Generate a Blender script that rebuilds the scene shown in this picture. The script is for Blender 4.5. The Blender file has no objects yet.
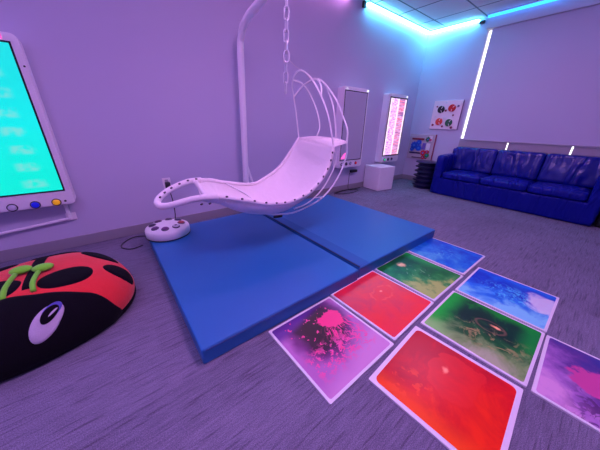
import bpy, bmesh, math, random
from mathutils import Vector, Matrix, noise as mnoise
random.seed(7)
S = bpy.context.scene
COL = S.collection
PI = math.pi

# ------------------------------------------------------------------ helpers
def lin(c):
    f = lambda u: u/12.92 if u <= .04045 else ((u+.055)/1.055)**2.4
    return tuple(f(v/255.0) for v in c) + (1.0,)

MATS = {}
def mat(name, col, rough=.5, metal=0.0, emit=None, estr=0.0, spec=.5, coat=0.0, bump=None):
    if name in MATS: return MATS[name]
    m = bpy.data.materials.new(name); m.use_nodes = True
    nt = m.node_tree; b = nt.nodes['Principled BSDF']
    b.inputs['Base Color'].default_value = col if len(col) == 4 else lin(col)
    b.inputs['Roughness'].default_value = rough
    b.inputs['Metallic'].default_value = metal
    b.inputs['Specular IOR Level'].default_value = spec
    b.inputs['Coat Weight'].default_value = coat
    if emit is not None:
        b.inputs['Emission Color'].default_value = emit if len(emit) == 4 else lin(emit)
        b.inputs['Emission Strength'].default_value = estr
    if bump:
        scale, strength, dist = bump
        tc = nt.nodes.new('ShaderNodeTexCoord'); n = nt.nodes.new('ShaderNodeTexNoise')
        n.inputs['Scale'].default_value = scale; n.inputs['Detail'].default_value = 4
        bp = nt.nodes.new('ShaderNodeBump'); bp.inputs['Strength'].default_value = strength
        bp.inputs['Distance'].default_value = dist
        nt.links.new(tc.outputs['Object'], n.inputs['Vector'])
        nt.links.new(n.outputs['Fac'], bp.inputs['Height'])
        nt.links.new(bp.outputs['Normal'], b.inputs['Normal'])
    MATS[name] = m
    return m

class NT:
    """small node-building helper"""
    def __init__(s, name, rough=.5):
        s.m = bpy.data.materials.new(name); s.m.use_nodes = True
        s.t = s.m.node_tree; s.b = s.t.nodes['Principled BSDF']
        s.b.inputs['Roughness'].default_value = rough
        s.tc = s.t.nodes.new('ShaderNodeTexCoord')
    def node(s, typ, **kw):
        n = s.t.nodes.new(typ)
        for k, v in kw.items(): setattr(n, k, v)
        return n
    def put(s, sock, v):
        if hasattr(v, 'is_output') or isinstance(v, bpy.types.NodeSocket): s.t.links.new(v, sock)
        else: sock.default_value = v
    def math(s, op, a, b=0.0, clamp=False):
        n = s.node('ShaderNodeMath', operation=op, use_clamp=clamp)
        s.put(n.inputs[0], a); s.put(n.inputs[1], b); return n.outputs[0]
    def map(s, v, a, b, c=0.0, d=1.0):
        n = s.node('ShaderNodeMapRange', interpolation_type='SMOOTHSTEP')
        s.put(n.inputs[0], v)
        for i, k in enumerate((a, b, c, d)): s.put(n.inputs[1+i], k)
        return n.outputs[0]
    def xyz(s, vec):
        n = s.node('ShaderNodeSeparateXYZ'); s.put(n.inputs[0], vec); return n.outputs
    def comb(s, x, y, z=0.0):
        n = s.node('ShaderNodeCombineXYZ')
        for i, v in enumerate((x, y, z)): s.put(n.inputs[i], v)
        return n.outputs[0]
    def noise(s, vec, scale, detail=3, rough=.5, dist=0.0):
        n = s.node('ShaderNodeTexNoise'); s.put(n.inputs['Vector'], vec)
        n.inputs['Scale'].default_value = scale; n.inputs['Detail'].default_value = detail
        n.inputs['Roughness'].default_value = rough; n.inputs['Distortion'].default_value = dist
        return n.outputs['Fac']
    def ramp(s, v, stops):
        n = s.node('ShaderNodeValToRGB'); s.put(n.inputs[0], v)
        e = n.color_ramp.elements
        while len(e) < len(stops): e.new(.5)
        for q, (p, c) in zip(e, stops): q.position = p; q.color = c if len(c) == 4 else lin(c)
        return n.outputs[0]
    def mix(s, f, a, b):
        n = s.node('ShaderNodeMix', data_type='RGBA')
        s.put(n.inputs[0], f)
        s.put(n.inputs[6], a if not isinstance(a, tuple) else (a if len(a) == 4 else lin(a)))
        s.put(n.inputs[7], b if not isinstance(b, tuple) else (b if len(b) == 4 else lin(b)))
        return n.outputs[2]
    def color(s, v): s.put(s.b.inputs['Base Color'], v)
    def bump(s, h, strength, dist):
        n = s.node('ShaderNodeBump'); n.inputs['Strength'].default_value = strength
        n.inputs['Distance'].default_value = dist
        s.put(n.inputs['Height'], h); s.put(s.b.inputs['Normal'], n.outputs[0])

def tag(o, label, cat, group=None, kind=None):
    if label: o['label'] = label
    if cat: o['category'] = cat
    if group: o['group'] = group
    if kind: o['kind'] = kind
    return o

def thing(name, label, cat, loc=(0, 0, 0), rz=0.0, group=None):
    o = bpy.data.objects.new(name, None); COL.objects.link(o)
    o.empty_display_size = .1
    o.location = loc; o.rotation_euler = (0, 0, rz)
    return tag(o, label, cat, group)

def obj(name, bm, m, parent=None, smooth=False, loc=None):
    me = bpy.data.meshes.new(name); bm.normal_update(); bm.to_mesh(me); bm.free()
    if m is not None: me.materials.append(m)
    if smooth:
        for p in me.polygons: p.use_smooth = True
    o = bpy.data.objects.new(name, me); COL.objects.link(o)
    if parent is not None: o.parent = parent
    if loc: o.location = loc
    return o

def struct(name, bm, m, smooth=False):
    o = obj(name, bm, m, None, smooth); o['kind'] = 'structure'; return o

def box(bm, x0, x1, y0, y1, z0, z1, bev=0.0, seg=2, M=None):
    r = bmesh.ops.create_cube(bm, size=1.0)
    vs = r['verts']
    for v in vs:
        v.co = Vector((x0+(v.co.x+.5)*(x1-x0), y0+(v.co.y+.5)*(y1-y0), z0+(v.co.z+.5)*(z1-z0)))
    if M is not None:
        for v in vs: v.co = M @ v.co
    if bev > 0:
        es = list({e for v in vs for e in v.link_edges})
        bmesh.ops.bevel(bm, geom=es, offset=bev, segments=seg, profile=.5, affect='EDGES', clamp_overlap=True)
    return bm

def bx(*a, **k):
    return box(bmesh.new(), *a, **k)

def cr(pts, n=10, closed=False):
    """Catmull-Rom resample"""
    P = [Vector(p) for p in pts]; out = []
    N = len(P); rng = N if closed else N-1
    for i in range(rng):
        if closed: a, b, c, d = P[(i-1) % N], P[i], P[(i+1) % N], P[(i+2) % N]
        else:
            b, c = P[i], P[i+1]
            a = P[i-1] if i > 0 else b*2-c
            d = P[i+2] if i+2 < N else c*2-b
        for k in range(n):
            t = k/n
            out.append(.5*((2*b)+(c-a)*t+(2*a-5*b+4*c-d)*t*t+(3*b-a-3*c+d)*t**3))
    if not closed: out.append(P[-1])
    return out

def tube(bm, pts, r, sides=10, closed=False, caps=True):
    P = [Vector(p) for p in pts]; N = len(P)
    rings = []; up = None
    for i in range(N):
        if closed: t = P[(i+1) % N]-P[i-1]
        else: t = P[min(i+1, N-1)]-P[max(i-1, 0)]
        t.normalize()
        if up is None:
            up = Vector((0, 0, 1)) if abs(t.z) < .9 else Vector((0, 1, 0))
        up = up - t*up.dot(t)
        if up.length < 1e-5: up = t.orthogonal()
        up.normalize()
        s = t.cross(up)
        rr = r(i/(N-1)) if callable(r) else r
        rings.append([bm.verts.new(P[i]+(up*math.cos(2*PI*k/sides)+s*math.sin(2*PI*k/sides))*rr) for k in range(sides)])
    for i in range(N if closed else N-1):
        A, B = rings[i], rings[(i+1) % N]
        for k in range(sides):
            bm.faces.new((A[k], A[(k+1) % sides], B[(k+1) % sides], B[k]))
    if caps and not closed:
        bm.faces.new(rings[0][::-1]); bm.faces.new(rings[-1])
    bmesh.ops.recalc_face_normals(bm, faces=bm.faces[:])
    return bm

def tb(pts, r, sides=10, n=8, closed=False):
    return tube(bmesh.new(), cr(pts, n, closed), r, sides, closed)

def lathe(bm, prof, seg=32, M=None, c=(0, 0)):
    """prof: list of (radius, z) from bottom to top; closes at r == 0"""
    rings = []
    for r, z in prof:
        if r < 1e-6: rings.append([bm.verts.new((c[0], c[1], z))])
        else: rings.append([bm.verts.new((c[0]+r*math.cos(2*PI*k/seg), c[1]+r*math.sin(2*PI*k/seg), z)) for k in range(seg)])
    for A, B in zip(rings, rings[1:]):
        for k in range(seg):
            k2 = (k+1) % seg
            a = [A[k], A[k2]] if len(A) > 1 else [A[0]]
            b = [B[k2], B[k]] if len(B) > 1 else [B[0]]
            if len(a)+len(b) > 2: bm.faces.new(a+b)
    if M is not None:
        for ring in rings:
            for v in ring: v.co = M @ v.co
    bmesh.ops.recalc_face_normals(bm, faces=bm.faces[:])
    return bm

def rrect(w, h, r, n=6):
    pts = []
    for cx, cy, a0 in ((w/2-r, h/2-r, 0), (-w/2+r, h/2-r, 90), (-w/2+r, -h/2+r, 180), (w/2-r, -h/2+r, 270)):
        for k in range(n+1):
            a = math.radians(a0+90*k/n)
            pts.append((cx+r*math.cos(a), cy+r*math.sin(a)))
    return pts

def prism(bm, pts, z0, z1, M=None):
    lo = [bm.verts.new((x, y, z0)) for x, y in pts]; hi = [bm.verts.new((x, y, z1)) for x, y in pts]
    n = len(pts)
    bm.faces.new(lo[::-1]); bm.faces.new(hi)
    for k in range(n): bm.faces.new((lo[k], lo[(k+1) % n], hi[(k+1) % n], hi[k]))
    if M is not None:
        for v in lo+hi: v.co = M @ v.co
    bmesh.ops.recalc_face_normals(bm, faces=bm.faces[:])
    return bm

def copy_tree(o, parent=None):
    c = o.copy(); COL.objects.link(c)
    if parent is not None: c.parent = parent
    for ch in list(o.children): copy_tree(ch, c)
    return c

# ------------------------------------------------------------------ camera (solved from the floor tiles and the room's edges)
F_PX, PITCH, ROLL, YAW, CAMH = 240.24, math.radians(22.903), math.radians(1.1985), math.radians(38.506), 1.1109
cy_, sy_ = math.cos(YAW), math.sin(YAW)
Fw = Vector((sy_*math.cos(PITCH), cy_*math.cos(PITCH), -math.sin(PITCH)))
R0 = Vector((cy_, -sy_, 0)); U0 = R0.cross(Fw)
R1 = R0*math.cos(ROLL)+U0*math.sin(ROLL); U1 = U0*math.cos(ROLL)-R0*math.sin(ROLL)
cam = bpy.data.cameras.new('camera'); cam.sensor_width = 36; cam.lens = F_PX/600*36
cam.clip_start = .02
co = bpy.data.objects.new('camera', cam); COL.objects.link(co)
M3 = Matrix((R1, U1, -Fw)).transposed()
co.matrix_world = Matrix.Translation((0, 0, CAMH)) @ M3.to_4x4()
S.camera = co

# ------------------------------------------------------------------ room
XL, XR, YF, YB, ZC = -2.3, 5.233, -2.4, 2.875, 2.715

# carpet planks: flecked grey with streaks along the planks
c = NT('carpet', .95)
P = c.tc.outputs['Object']
mp = c.node('ShaderNodeMapping'); c.put(mp.inputs['Vector'], P); mp.inputs['Scale'].default_value = (3.0, 34, 1)
streak = c.noise(mp.outputs[0], 3.0, 4, .65)
fine = c.noise(P, 260, 2, .6)
big = c.noise(P, 2.0, 2)
br = c.node('ShaderNodeTexBrick'); c.put(br.inputs['Vector'], P)
br.inputs['Scale'].default_value = 1.0; br.inputs['Brick Width'].default_value = .9; br.inputs['Row Height'].default_value = .225
br.inputs['Mortar Size'].default_value = .0; br.inputs['Bias'].default_value = 0.0
br.inputs['Color1'].default_value = (.35, .35, .35, 1); br.inputs['Color2'].default_value = (.65, .65, .65, 1)
mp2 = c.node('ShaderNodeMapping'); c.put(mp2.inputs['Vector'], P); mp2.inputs['Scale'].default_value = (5, 85, 1)
dash = c.map(c.noise(mp2.outputs[0], 1.0, 2, .5), .56, .68)
t = c.math('ADD', c.math('MULTIPLY', streak, .34), c.math('MULTIPLY', fine, .70))
t = c.math('SUBTRACT', t, c.math('MULTIPLY', dash, .11))
t = c.math('ADD', t, c.math('MULTIPLY', c.math('SUBTRACT', br.outputs['Color'], .5), .16))
t = c.math('ADD', t, c.math('MULTIPLY', c.math('SUBTRACT', big, .5), .12))
c.color(c.ramp(t, [(.30, (.075, .070, .104, 1)), (.5, (.172, .160, .235, 1)), (.68, (.295, .275, .385, 1))]))
c.bump(fine, .6, .004)
c.b.inputs['Specular IOR Level'].default_value = .15
struct('floor', bx(XL-.1, XR+.04, YF-.1, YB+.1, -.1, 0), c.m)

wall_paint = mat('wall_paint', (.56, .54, .70, 1), .75, bump=(180, .08, .002), spec=.25)
struct('wall_back', bx(XL-.1, XR+.04, YB, YB+.1, 0, ZC+.1), wall_paint)
struct('wall_left', bx(XL-.1, XL, YF, YB, 0, ZC+.1), wall_paint)
struct('wall_front', bx(XL-.1, XR+.04, YF-.1, YF, 0, ZC+.1), wall_paint)
# right wall with the window opening
WY0, WY1, WZ0, WZ1 = -1.2, 1.885, .62, 2.545
b = bmesh.new()
box(b, XR, XR+.04, WY1, YB, 0, ZC+.1)
box(b, XR, XR+.04, YF, WY0, 0, ZC+.1)
box(b, XR, XR+.04, WY0, WY1, 0, WZ0)
box(b, XR, XR+.04, WY0, WY1, WZ1, ZC+.1)
struct('wall_right', b, wall_paint)

# ceiling of lay-in tiles
c = NT('ceiling_tile', .9)
X, Y, Z = c.xyz(c.tc.outputs['Object'])
def gridline(v, off, step, w):
    q = c.math('MODULO', c.math('ADD', v, 12*step-off+w/2), step)
    return c.math('LESS_THAN', q, w)
g = c.math('MAXIMUM', gridline(X, 4.75, .61, .022), gridline(Y, 2.55, .61, .022))
sp = c.map(c.noise(c.tc.outputs['Object'], 160, 2), .62, .7)
base = c.mix(c.math('MULTIPLY', sp, .25), (.76, .73, .74, 1), (.5, .48, .5, 1))
c.color(c.mix(g, base, (.17, .17, .18, 1)))
struct('ceiling', bx(XL-.1, XR+.04, YF-.1, YB+.1, ZC, ZC+.1), c.m)

bb = mat('baseboard_vinyl', (.30, .285, .32, 1), .5)
struct('baseboard_back', bx(XL, XR, YB-.012, YB, 0, .1, .004), bb)
struct('baseboard_right', bx(XR-.012, XR, YF, YB-.012, 0, .1, .004), bb)
struct('baseboard_left', bx(XL, XL+.012, YF, YB-.012, 0, .1, .004), bb)

# window: white frame, frosted lower panels with daylight slits, glass, roller shade
white_paint = mat('white_paint', (.88, .87, .88, 1), .4)
frame = bmesh.new()
box(frame, XR+.022, XR+.038, WY1-.006, WY1, WZ0, WZ1)
box(frame, XR+.022, XR+.038, WY0, WY0+.03, WZ0, WZ1)
box(frame, XR+.022, XR+.038, WY0, WY1, WZ1-.02, WZ1)
box(frame, XR+.022, XR+.038, WY0, WY1, WZ0, WZ0+.03)
win = struct('window_1', frame, white_paint)
gl = bpy.data.materials.new('window_glass'); gl.use_nodes = True
gb = gl.node_tree.nodes['Principled BSDF']; gb.inputs['Transmission Weight'].default_value = 1.0
gb.inputs['Roughness'].default_value = .02; gb.inputs['IOR'].default_value = 1.02
obj('pane', bx(XR+.028, XR+.031, WY0+.03, WY1-.006, WZ0+.03, WZ1-.02), gl, win)
grey_panel = mat('grey_window_panel', (.40, .36, .43, 1), .6)
sl = [WY1+.0, 1.162, .42, -.32, WY0]
for k in range(4):
    obj('lower_panel', bx(XR+.001, XR+.018, sl[k+1]+.010, sl[k]-(.010 if k else 0), WZ0, .915), grey_panel, win)
obj('sill', bx(XR-.03, XR+.02, WY0, WY1, WZ0-.03, WZ0), white_paint, win)

c = NT('shade_fabric', .8)
P = c.tc.outputs['Object']
mp = c.node('ShaderNodeMapping'); c.put(mp.inputs['Vector'], P); mp.inputs['Scale'].default_value = (1, 1.6, .12)
n = c.noise(mp.outputs[0], 1.6, 2)
c.b.inputs['Base Color'].default_value = (.54, .51, .66, 1)
c.bump(n, .35, .03)
sh = thing('roller_shade', 'large pale roller shade pulled down over the window behind the blue sofa', 'window shade', (XR, .3, 2.52))
def local(o, bm):
    M = o.matrix_basis.inverted()
    for v in bm.verts: v.co = M @ v.co
    return bm
def part(name, bm, m, parent, smooth=False):
    """part built in world coordinates, stored relative to its thing"""
    M = Matrix(); q = parent
    while q is not None:
        M = Matrix.LocRotScale(q.location, q.rotation_euler, None) @ M; q = q.parent
    M.invert()
    for v in bm.verts: v.co = M @ v.co
    return obj(name, bm, m, parent, smooth)
part('shade_cloth', bx(XR-.022, XR-.018, WY0, 1.822, .905, 2.60), c.m, sh)
part('hem_bar', bx(XR-.028, XR-.012, WY0, 1.822, .885, .907, .004), grey_panel, sh)
val = mat('valance_paint', (.60, .57, .62, 1), .55)
part('valance', bx(XR-.075, XR-.002, WY0, 1.895, 2.530, 2.672, .004), val, sh)

# ------------------------------------------------------------------ LED strips round the ceiling
def led_mat(name, col, s):
    m = bpy.data.materials.new(name); m.use_nodes = True
    nt = m.node_tree; nt.nodes.remove(nt.nodes['Principled BSDF'])
    e = nt.nodes.new('ShaderNodeEmission'); e.inputs[0].default_value = col; e.inputs[1].default_value = s
    nt.links.new(e.outputs[0], nt.nodes['Material Output'].inputs[0]); return m
CYAN = led_mat('led_cyan', (.11, .62, 1.0, 1), 34)
BLUE = led_mat('led_blue', (.022, .24, 1.0, 1), 4.6)
PINK = led_mat('led_pink', (1.0, .34, .88, 1), 34)
VIOL = led_mat('led_violet', (.46, .30, 1.0, 1), 22)
FRONT = led_mat('led_violet_dim', (.46, .30, 1.0, 1), 5)
chan = mat('led_channel', (.7, .7, .72, 1), .4)
def led(label, x0, x1, y0, y1, m, z=ZC-.03, backx=False, backy=False):
    t = thing('led_strip', label, 'led strip light', ((x0+x1)/2, (y0+y1)/2, z), 0, 'LED strips round the ceiling edge')
    part('diffuser', bx(x0, x1, y0, y1, z-.016, z+.012, .004), m, t)
    part('channel', bx(x0, x1, y0, y1, z+.0125, z+.03), chan, t)
    return t
led('cyan-white LED strip where the back wall meets the ceiling, running to the room corner', 3.40, XR-.03, YB-.062, YB-.006, CYAN)
led('short cyan LED strip from the room corner towards the window shade', XR-.062, XR-.006, 2.04, YB-.03, CYAN)
led('blue LED strip along the ceiling above the roller shade', XR-.122, XR-.078, -1.2, 1.90, BLUE, z=ZC-.03)
led('pink LED strip along the back wall above the hanging chair', .70, 3.02, YB-.028, YB-.006, PINK)
led('violet LED strip along the back wall above the turquoise screen', XL+.05, .69, YB-.028, YB-.006, VIOL)
led('violet LED strip along the left wall', XL+.006, XL+.028, YF+.05, YB-.05, VIOL)
led('violet LED strip along the wall behind the viewer', XL+.05, XR-.2, YF+.006, YF+.028, FRONT)

blk = mat('black_plastic', (.012, .012, .014, 1), .4)
k1 = tag(obj('led_connector', bx(3.315, 3.375, YB-.035, YB-.002, ZC-.085, ZC-.012, .006), blk), 'small black LED connector on the back wall at the top of the photo', 'connector')
k2 = tag(obj('led_connector', bx(XR-.05, XR-.003, 1.955, 2.03, ZC-.085, ZC-.045, .006), blk), 'small black LED connector beside the top of the window shade', 'connector')

# added fill lights at the ceiling, out of view, no known fixtures there
FILL_V = led_mat('fill_violet', (.66, .36, 1.0, 1), 24)
FILL_P = led_mat('fill_pink', (.88, .42, .95, 1), 38)
FILL_R = led_mat('fill_rose', (.86, .42, .95, 1), 17)
for (x, y, m, lab) in ((-.9, .35, FILL_V, 'added square violet fill light over the ladybug side of the room'), (1.1, .50, FILL_P, 'added square pink fill light at the ceiling in front of the blue mats'), (3.4, .95, FILL_R, 'added square rose fill light at the ceiling in front of the sofa')):
    t = thing('fill_light', lab, 'ceiling lamp', (x, y, ZC), 0, 'added fill lights')
    part('fill_trim', bx(x-.32, x+.32, y-.32, y+.32, ZC-.012, ZC-.001, .003), white_paint, t)
    part('diffuser', bx(x-.29, x+.29, y-.29, y+.29, ZC-.016, ZC-.0125), m, t)

# ------------------------------------------------------------------ wall screens
casing = mat('screen_casing', (.86, .84, .88, 1), .35)
bezel = mat('black_bezel', (.008, .008, .02, 1), .25)

def screen_cyan():
    c = NT('cyan_screen', .2)
    X, Y, Z = c.xyz(c.tc.outputs['Object'])
    # rows of pale hand-sized blots down the screen
    rows = c.math('PINGPONG', c.math('ADD', Z, 10.07), .063)          # 0 .. .063, row pitch .126
    rowm = c.map(rows, .022, .046)
    def blot(x0, w):
        d = c.math('ABSOLUTE', c.math('SUBTRACT', c.math('ADD', X, c.math('MULTIPLY', c.noise(c.tc.outputs['Object'], 7, 1), .05)), x0))
        return c.map(d, w, w*.35)
    bl = c.math('MULTIPLY', rowm, c.math('MAXIMUM', blot(.115, .085), blot(-.14, .085)))
    bl = c.math('MULTIPLY', bl, c.map(c.noise(c.tc.outputs['Object'], 16, 2), .3, .6))
    grad = c.ramp(c.map(Z, -.5, .5), [(0, (0, 240, 222)), (.5, (0, 238, 240)), (1, (10, 225, 232))])
    col = c.mix(c.math('MULTIPLY', bl, .75), grad, (130, 222, 218))
    c.color((.01, .01, .01, 1)); c.put(c.b.inputs['Emission Color'], col)
    c.b.inputs['Emission Strength'].default_value = 1.0
    return c.m
def screen_pink():
    c = NT('pink_screen', .2)
    X, Y, Z = c.xyz(c.tc.outputs['Object'])
    bands = c.noise(c.comb(c.math('MULTIPLY', X, 1.5), 0.0, c.math('MULTIPLY', Z, 30)), 1.0, 3, .7)
    stripe = c.ramp(bands, [(.34, (70, 100, 170)), (.43, (190, 90, 160)), (.5, (225, 180, 235)), (.56, (225, 60, 120)), (.66, (245, 190, 240))])
    lines = c.noise(c.comb(c.math('MULTIPLY', X, 14), 0.0, c.math('MULTIPLY', Z, 60)), 1.0, 3, .7)
    pale2 = c.ramp(lines, [(.38, (190, 110, 215)), (.5, (232, 165, 245)), (.6, (255, 235, 255))])
    inl = c.map(c.math('ABSOLUTE', c.math('SUBTRACT', X, -.12)), .085, .10)
    inr = c.map(c.math('ABSOLUTE', c.math('SUBTRACT', X, .115)), .085, .10)
    white = (255, 225, 255)
    col = c.mix(inl, pale2, white)
    col = c.mix(c.math('SUBTRACT', 1.0, inr), col, stripe)
    c.color((.01, .01, .01, 1)); c.put(c.b.inputs['Emission Color'], col)
    c.b.inputs['Emission Strength'].default_value = 1.25
    return c.m
def screen_off():
    m = mat('dim_screen', (.30, .27, .36, 1), .22, emit=(.30, .20, .55, 1), estr=.22)
    return m

def wall_screen(xl, w, label, smat, z0=.44, z1=1.63, yf=2.738, buttons=(), sl=.022, sr=.05, st=.062, sb=.130, reset=.035, bz=.011):
    t = thing('wall_screen', label, 'wall screen', (xl+w/2, YB, z0), 0, 'interactive wall screens')
    x0, x1 = xl, xl+w
    M = Matrix.Translation(((x0+x1)/2, 0, (z0+z1)/2)) @ Matrix.Rotation(PI/2, 4, 'X')   # prism z -> -y
    bm = bmesh.new(); prism(bm, rrect(w, z1-z0, reset), -YB+.001, -yf-.012, M)
    part('casing', bm, casing, t)
    bm = bmesh.new(); prism(bm, rrect(w-.018, z1-z0-.018, reset-.006), -yf-.011, -yf, M)
    part('front_frame', bm, casing, t)
    a0, a1, c0, c1 = x0+sl, x1-sr, z0+sb, z1-st
    b = bmesh.new(); e = bz
    for q in ((a0-e, a0, c0-e, c1+e), (a1, a1+e, c0-e, c1+e), (a0, a1, c0-e, c0), (a0, a1, c1, c1+e)):
        box(b, q[0], q[1], yf-.004, yf+.004, q[2], q[3])
    part('bezel', b, bezel, t)
    b = bx(-(a1-a0)/2, (a1-a0)/2, -.001, .001, -(c1-c0)/2, (c1-c0)/2)
    s = obj('screen', b, smat, t); s.location = ((a0+a1)/2-(xl+w/2), yf-.0015-YB, (c0+c1)/2-z0)
    R = Matrix.Rotation(PI/2, 4, 'X')
    for bxp, bzz, r, m, lab in buttons:
        bm = lathe(bmesh.new(), [(0, 0), (r+.006, 0), (r+.006, .006), (r, .008)], 24, Matrix.Translation((bxp, yf, bzz)) @ R)
        rim = part('button_rim', bm, mat('dark_rim', (.05, .04, .09, 1), .4), t)
        bm = lathe(bmesh.new(), [(r-.001, .004), (r-.001, .010), (r*.85, .018), (r*.5, .022), (0, .023)], 24, Matrix.Translation((bxp, yf, bzz)) @ R)
        bt = part('button', bm, m, t, True); bt['label'] = lab
    return t, x0, x1, yf

btn_w = mat('button_white', (.62, .58, .72, 1), .35)
btn_b = mat('button_blue', (.006, .012, .55, 1), .3, emit=(.004, .01, .8, 1), estr=.35)
btn_y = mat('button_yellow', (.85, .42, .01, 1), .3, emit=(1, .45, .01, 1), estr=.30)
btn_r = mat('button_red', (.62, .02, .02, 1), .3, emit=(1, .03, .05, 1), estr=.25)
btn_g = mat('button_green', (.02, .4, .10, 1), .3, emit=(.05, .9, .45, 1), estr=.5)
glow_w = led_mat('logo_glow', (.85, .9, 1, 1), 1.6)
glow_p = led_mat('pink_glow', (1, .12, .55, 1), 1.5)

xl, w = -.858, .570
t, x0, x1, yf = wall_screen(xl, w, 'large wall screen glowing turquoise, at the left edge above the ladybug', screen_cyan(),
    buttons=[(-.652, .472, .024, btn_w, 'white button'), (-.527, .472, .024, btn_b, 'blue button'), (-.404, .472, .024, btn_y, 'yellow button'), (-.777, .472, .024, btn_r, 'red button')], sr=.050, sl=.05)
part('camera_hole', lathe(bmesh.new(), [(0, 0), (.008, 0), (.008, .004), (0, .004)], 16, Matrix.Translation((-.349, yf, .474)) @ Matrix.Rotation(PI/2, 4, 'X')), blk, t)
part('lit_badge', bx(-.62, -.372, yf-.004, yf+.004, 1.586, 1.618, .003), glow_w, t)
part('badge_edge', bx(-.372, -.360, yf-.004, yf+.004, 1.586, 1.618, .003), glow_p, t)
part('side_screw', lathe(bmesh.new(), [(0, 0), (.006, 0), (.006, .003), (0, .003)], 12, Matrix.Translation((-.3015, yf, 1.44)) @ Matrix.Rotation(PI/2, 4, 'X')), blk, t)
# mount rail below it
r = thing('mounting_rail', 'white rail with a short upright on the wall under the turquoise screen', 'rail', (-.36, YB, .28))
part('rail', tb([(-.366, YB-.03, .288), (-.6, YB-.03, .268), (-.9, YB-.03, .243), (-1.3, YB-.03, .21)], .012, 8), casing, r)
part('upright', bx(-.384, -.362, YB-.05, YB-.004, .280, .44, .004), casing, r)
part('wall_plate', bx(-.40, -.33, YB-.006, YB-.0005, .26, .33, .002), casing, r)

t2, *_ = wall_screen(2.955, .575, 'tall dim lavender wall screen behind the white hanging chair', screen_off(),
    buttons=[(3.02, .505, .017, btn_w, 'white button'), (3.13, .505, .022, mat('button_dark', (.006, .008, .06, 1), .3), 'dark blue button'), (3.24, .505, .020, btn_w, 'white button'), (3.37, .505, .020, btn_r, 'red button')], sb=.13)
part('status_light', bx(3.470, 3.512, 2.733, 2.738, 1.586, 1.612, .002), glow_w, t2)
part('status_light', bx(3.00, 3.025, 2.733, 2.738, 1.590, 1.606, .002), glow_w, t2)
bm = bmesh.new()
prism(bm, [(2.985, .590), (3.075, .590), (3.095, .690), (3.035, .655)], -2.7345, -2.7325, Matrix.Rotation(PI/2, 4, 'X'))
pg = part('lit_patch', bm, glow_p, t2); pg['label'] = 'glowing pink patch in the lower left corner of the screen'
t3, *_ = wall_screen(4.11, .585, 'wall screen glowing pink with rows of stripes, right of the dim screen', screen_pink(),
    buttons=[(4.22, .500, .024, btn_g, 'green button'), (4.34, .500, .024, mat('button_dark', (.006, .008, .06, 1), .3), 'dark blue button'), (4.46, .500, .022, mat('button_dark', (.006, .008, .06, 1), .3), 'dark blue button')], sl=.038, sr=.035, st=.075, sb=.145, bz=.020)
part('status_light', bx(4.635, 4.675, 2.733, 2.738, 1.586, 1.612, .002), glow_w, t3)

# plug and lead under the dim screen
cable_m = mat('cable_black', (.012, .011, .02, 1), .45)
pw = thing('power_adapter', 'black power adapter with a thin lead on the wall under the dim lavender screen', 'power adapter', (3.46, YB, .33))
part('adapter_body', bx(3.40, 3.56, YB-.05, YB-.002, .315, .360, .006), blk, pw)
part('lead', tb([(3.41, YB-.03, .335), (3.37, YB-.03, .30), (3.365, YB-.03, .2), (3.365, YB-.03, .05), (3.38, YB-.06, .008), (3.45, YB-.08, .007), (3.55, YB-.06, .007), (3.66, YB-.05, .007)], .0045, 6), cable_m, pw)
cc = tag(obj('floor_cable', tb([(2.93, 2.76, .012), (3.05, 2.80, .012), (3.18, 2.82, .014), (3.36, 2.80, .02), (3.5, 2.74, .012), (3.45, 2.69, .012), (3.25, 2.66, .012), (3.05, 2.70, .012), (2.98, 2.80, .012), (3.2, 2.845, .012), (3.5, 2.83, .012), (3.68, 2.82, .012)], .006, 6), cable_m), 'dark loops of cable along the baseboard left of the white cube', 'cable')

# ------------------------------------------------------------------ wall outlet, plug, lead
o = thing('wall_outlet', 'white wall outlet plate above the round button pad', 'outlet', (.452, YB, .48))
part('cover_plate', bx(.413, .492, YB-.008, YB-.0005, .412, .552, .004), white_paint, o)
part('socket', bx(.437, .468, YB-.010, YB-.0075, .505, .535, .002), mat('socket_grey', (.4, .38, .42, 1), .4), o)
part('socket', bx(.437, .468, YB-.010, YB-.0075, .44, .47, .002), mat('socket_grey', (.4, .38, .42, 1), .4), o)
pl = thing('power_plug', 'black plug pushed into the wall outlet, its lead hanging to the button pad', 'plug', (.452, YB-.04, .47))
part('plug_body', bx(.430, .478, YB-.065, YB-.011, .430, .515, .010), blk, pl)
part('lead', tb([(.456, YB-.045, .437), (.466, YB-.05, .36), (.470, YB-.06, .25), (.45, YB-.08, .10), (.36, YB-.12, .012), (.20, YB-.15, .008), (.05, YB-.10, .008), (-.05, 2.69, .008), (-.07, 2.58, .008), (.0, 2.50, .008), (.09, 2.52, .010)], .005, 6), cable_m, pl)

# ------------------------------------------------------------------ crash mats
c = NT('blue_mat_vinyl', .42)
n = c.noise(c.tc.outputs['Object'], 3.0, 3)
c.b.inputs['Base Color'].default_value = (.018, .155, .42, 1)
c.bump(c.noise(c.tc.outputs['Object'], 220, 3, .6), .12, .002)
c.b.inputs['Specular IOR Level'].default_value = .45
MATV = c.m
seam_m = mat('mat_piping', (.008, .03, .18, 1), .5)
def crash_mat(x0, x1, y0, y1, h, label):
    t = thing('crash_mat', label, 'mat', ((x0+x1)/2, (y0+y1)/2, 0), 0, 'blue crash mats')
    bm = bx(x0, x1, y0, y1, 0, h, .010, 3)
    part('cover', bm, MATV, t)
    # stitched seam round the top edge
    e = .012
    P = [(x0+e, y0-.0005, h-.013), (x1-e, y0-.0005, h-.013)]
    part('seam', tube(bmesh.new(), [Vector((x0+.02, y0, h-.012)), Vector((x1-.02, y0, h-.012))], .0022, 6), seam_m, t)
    return t
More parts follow.
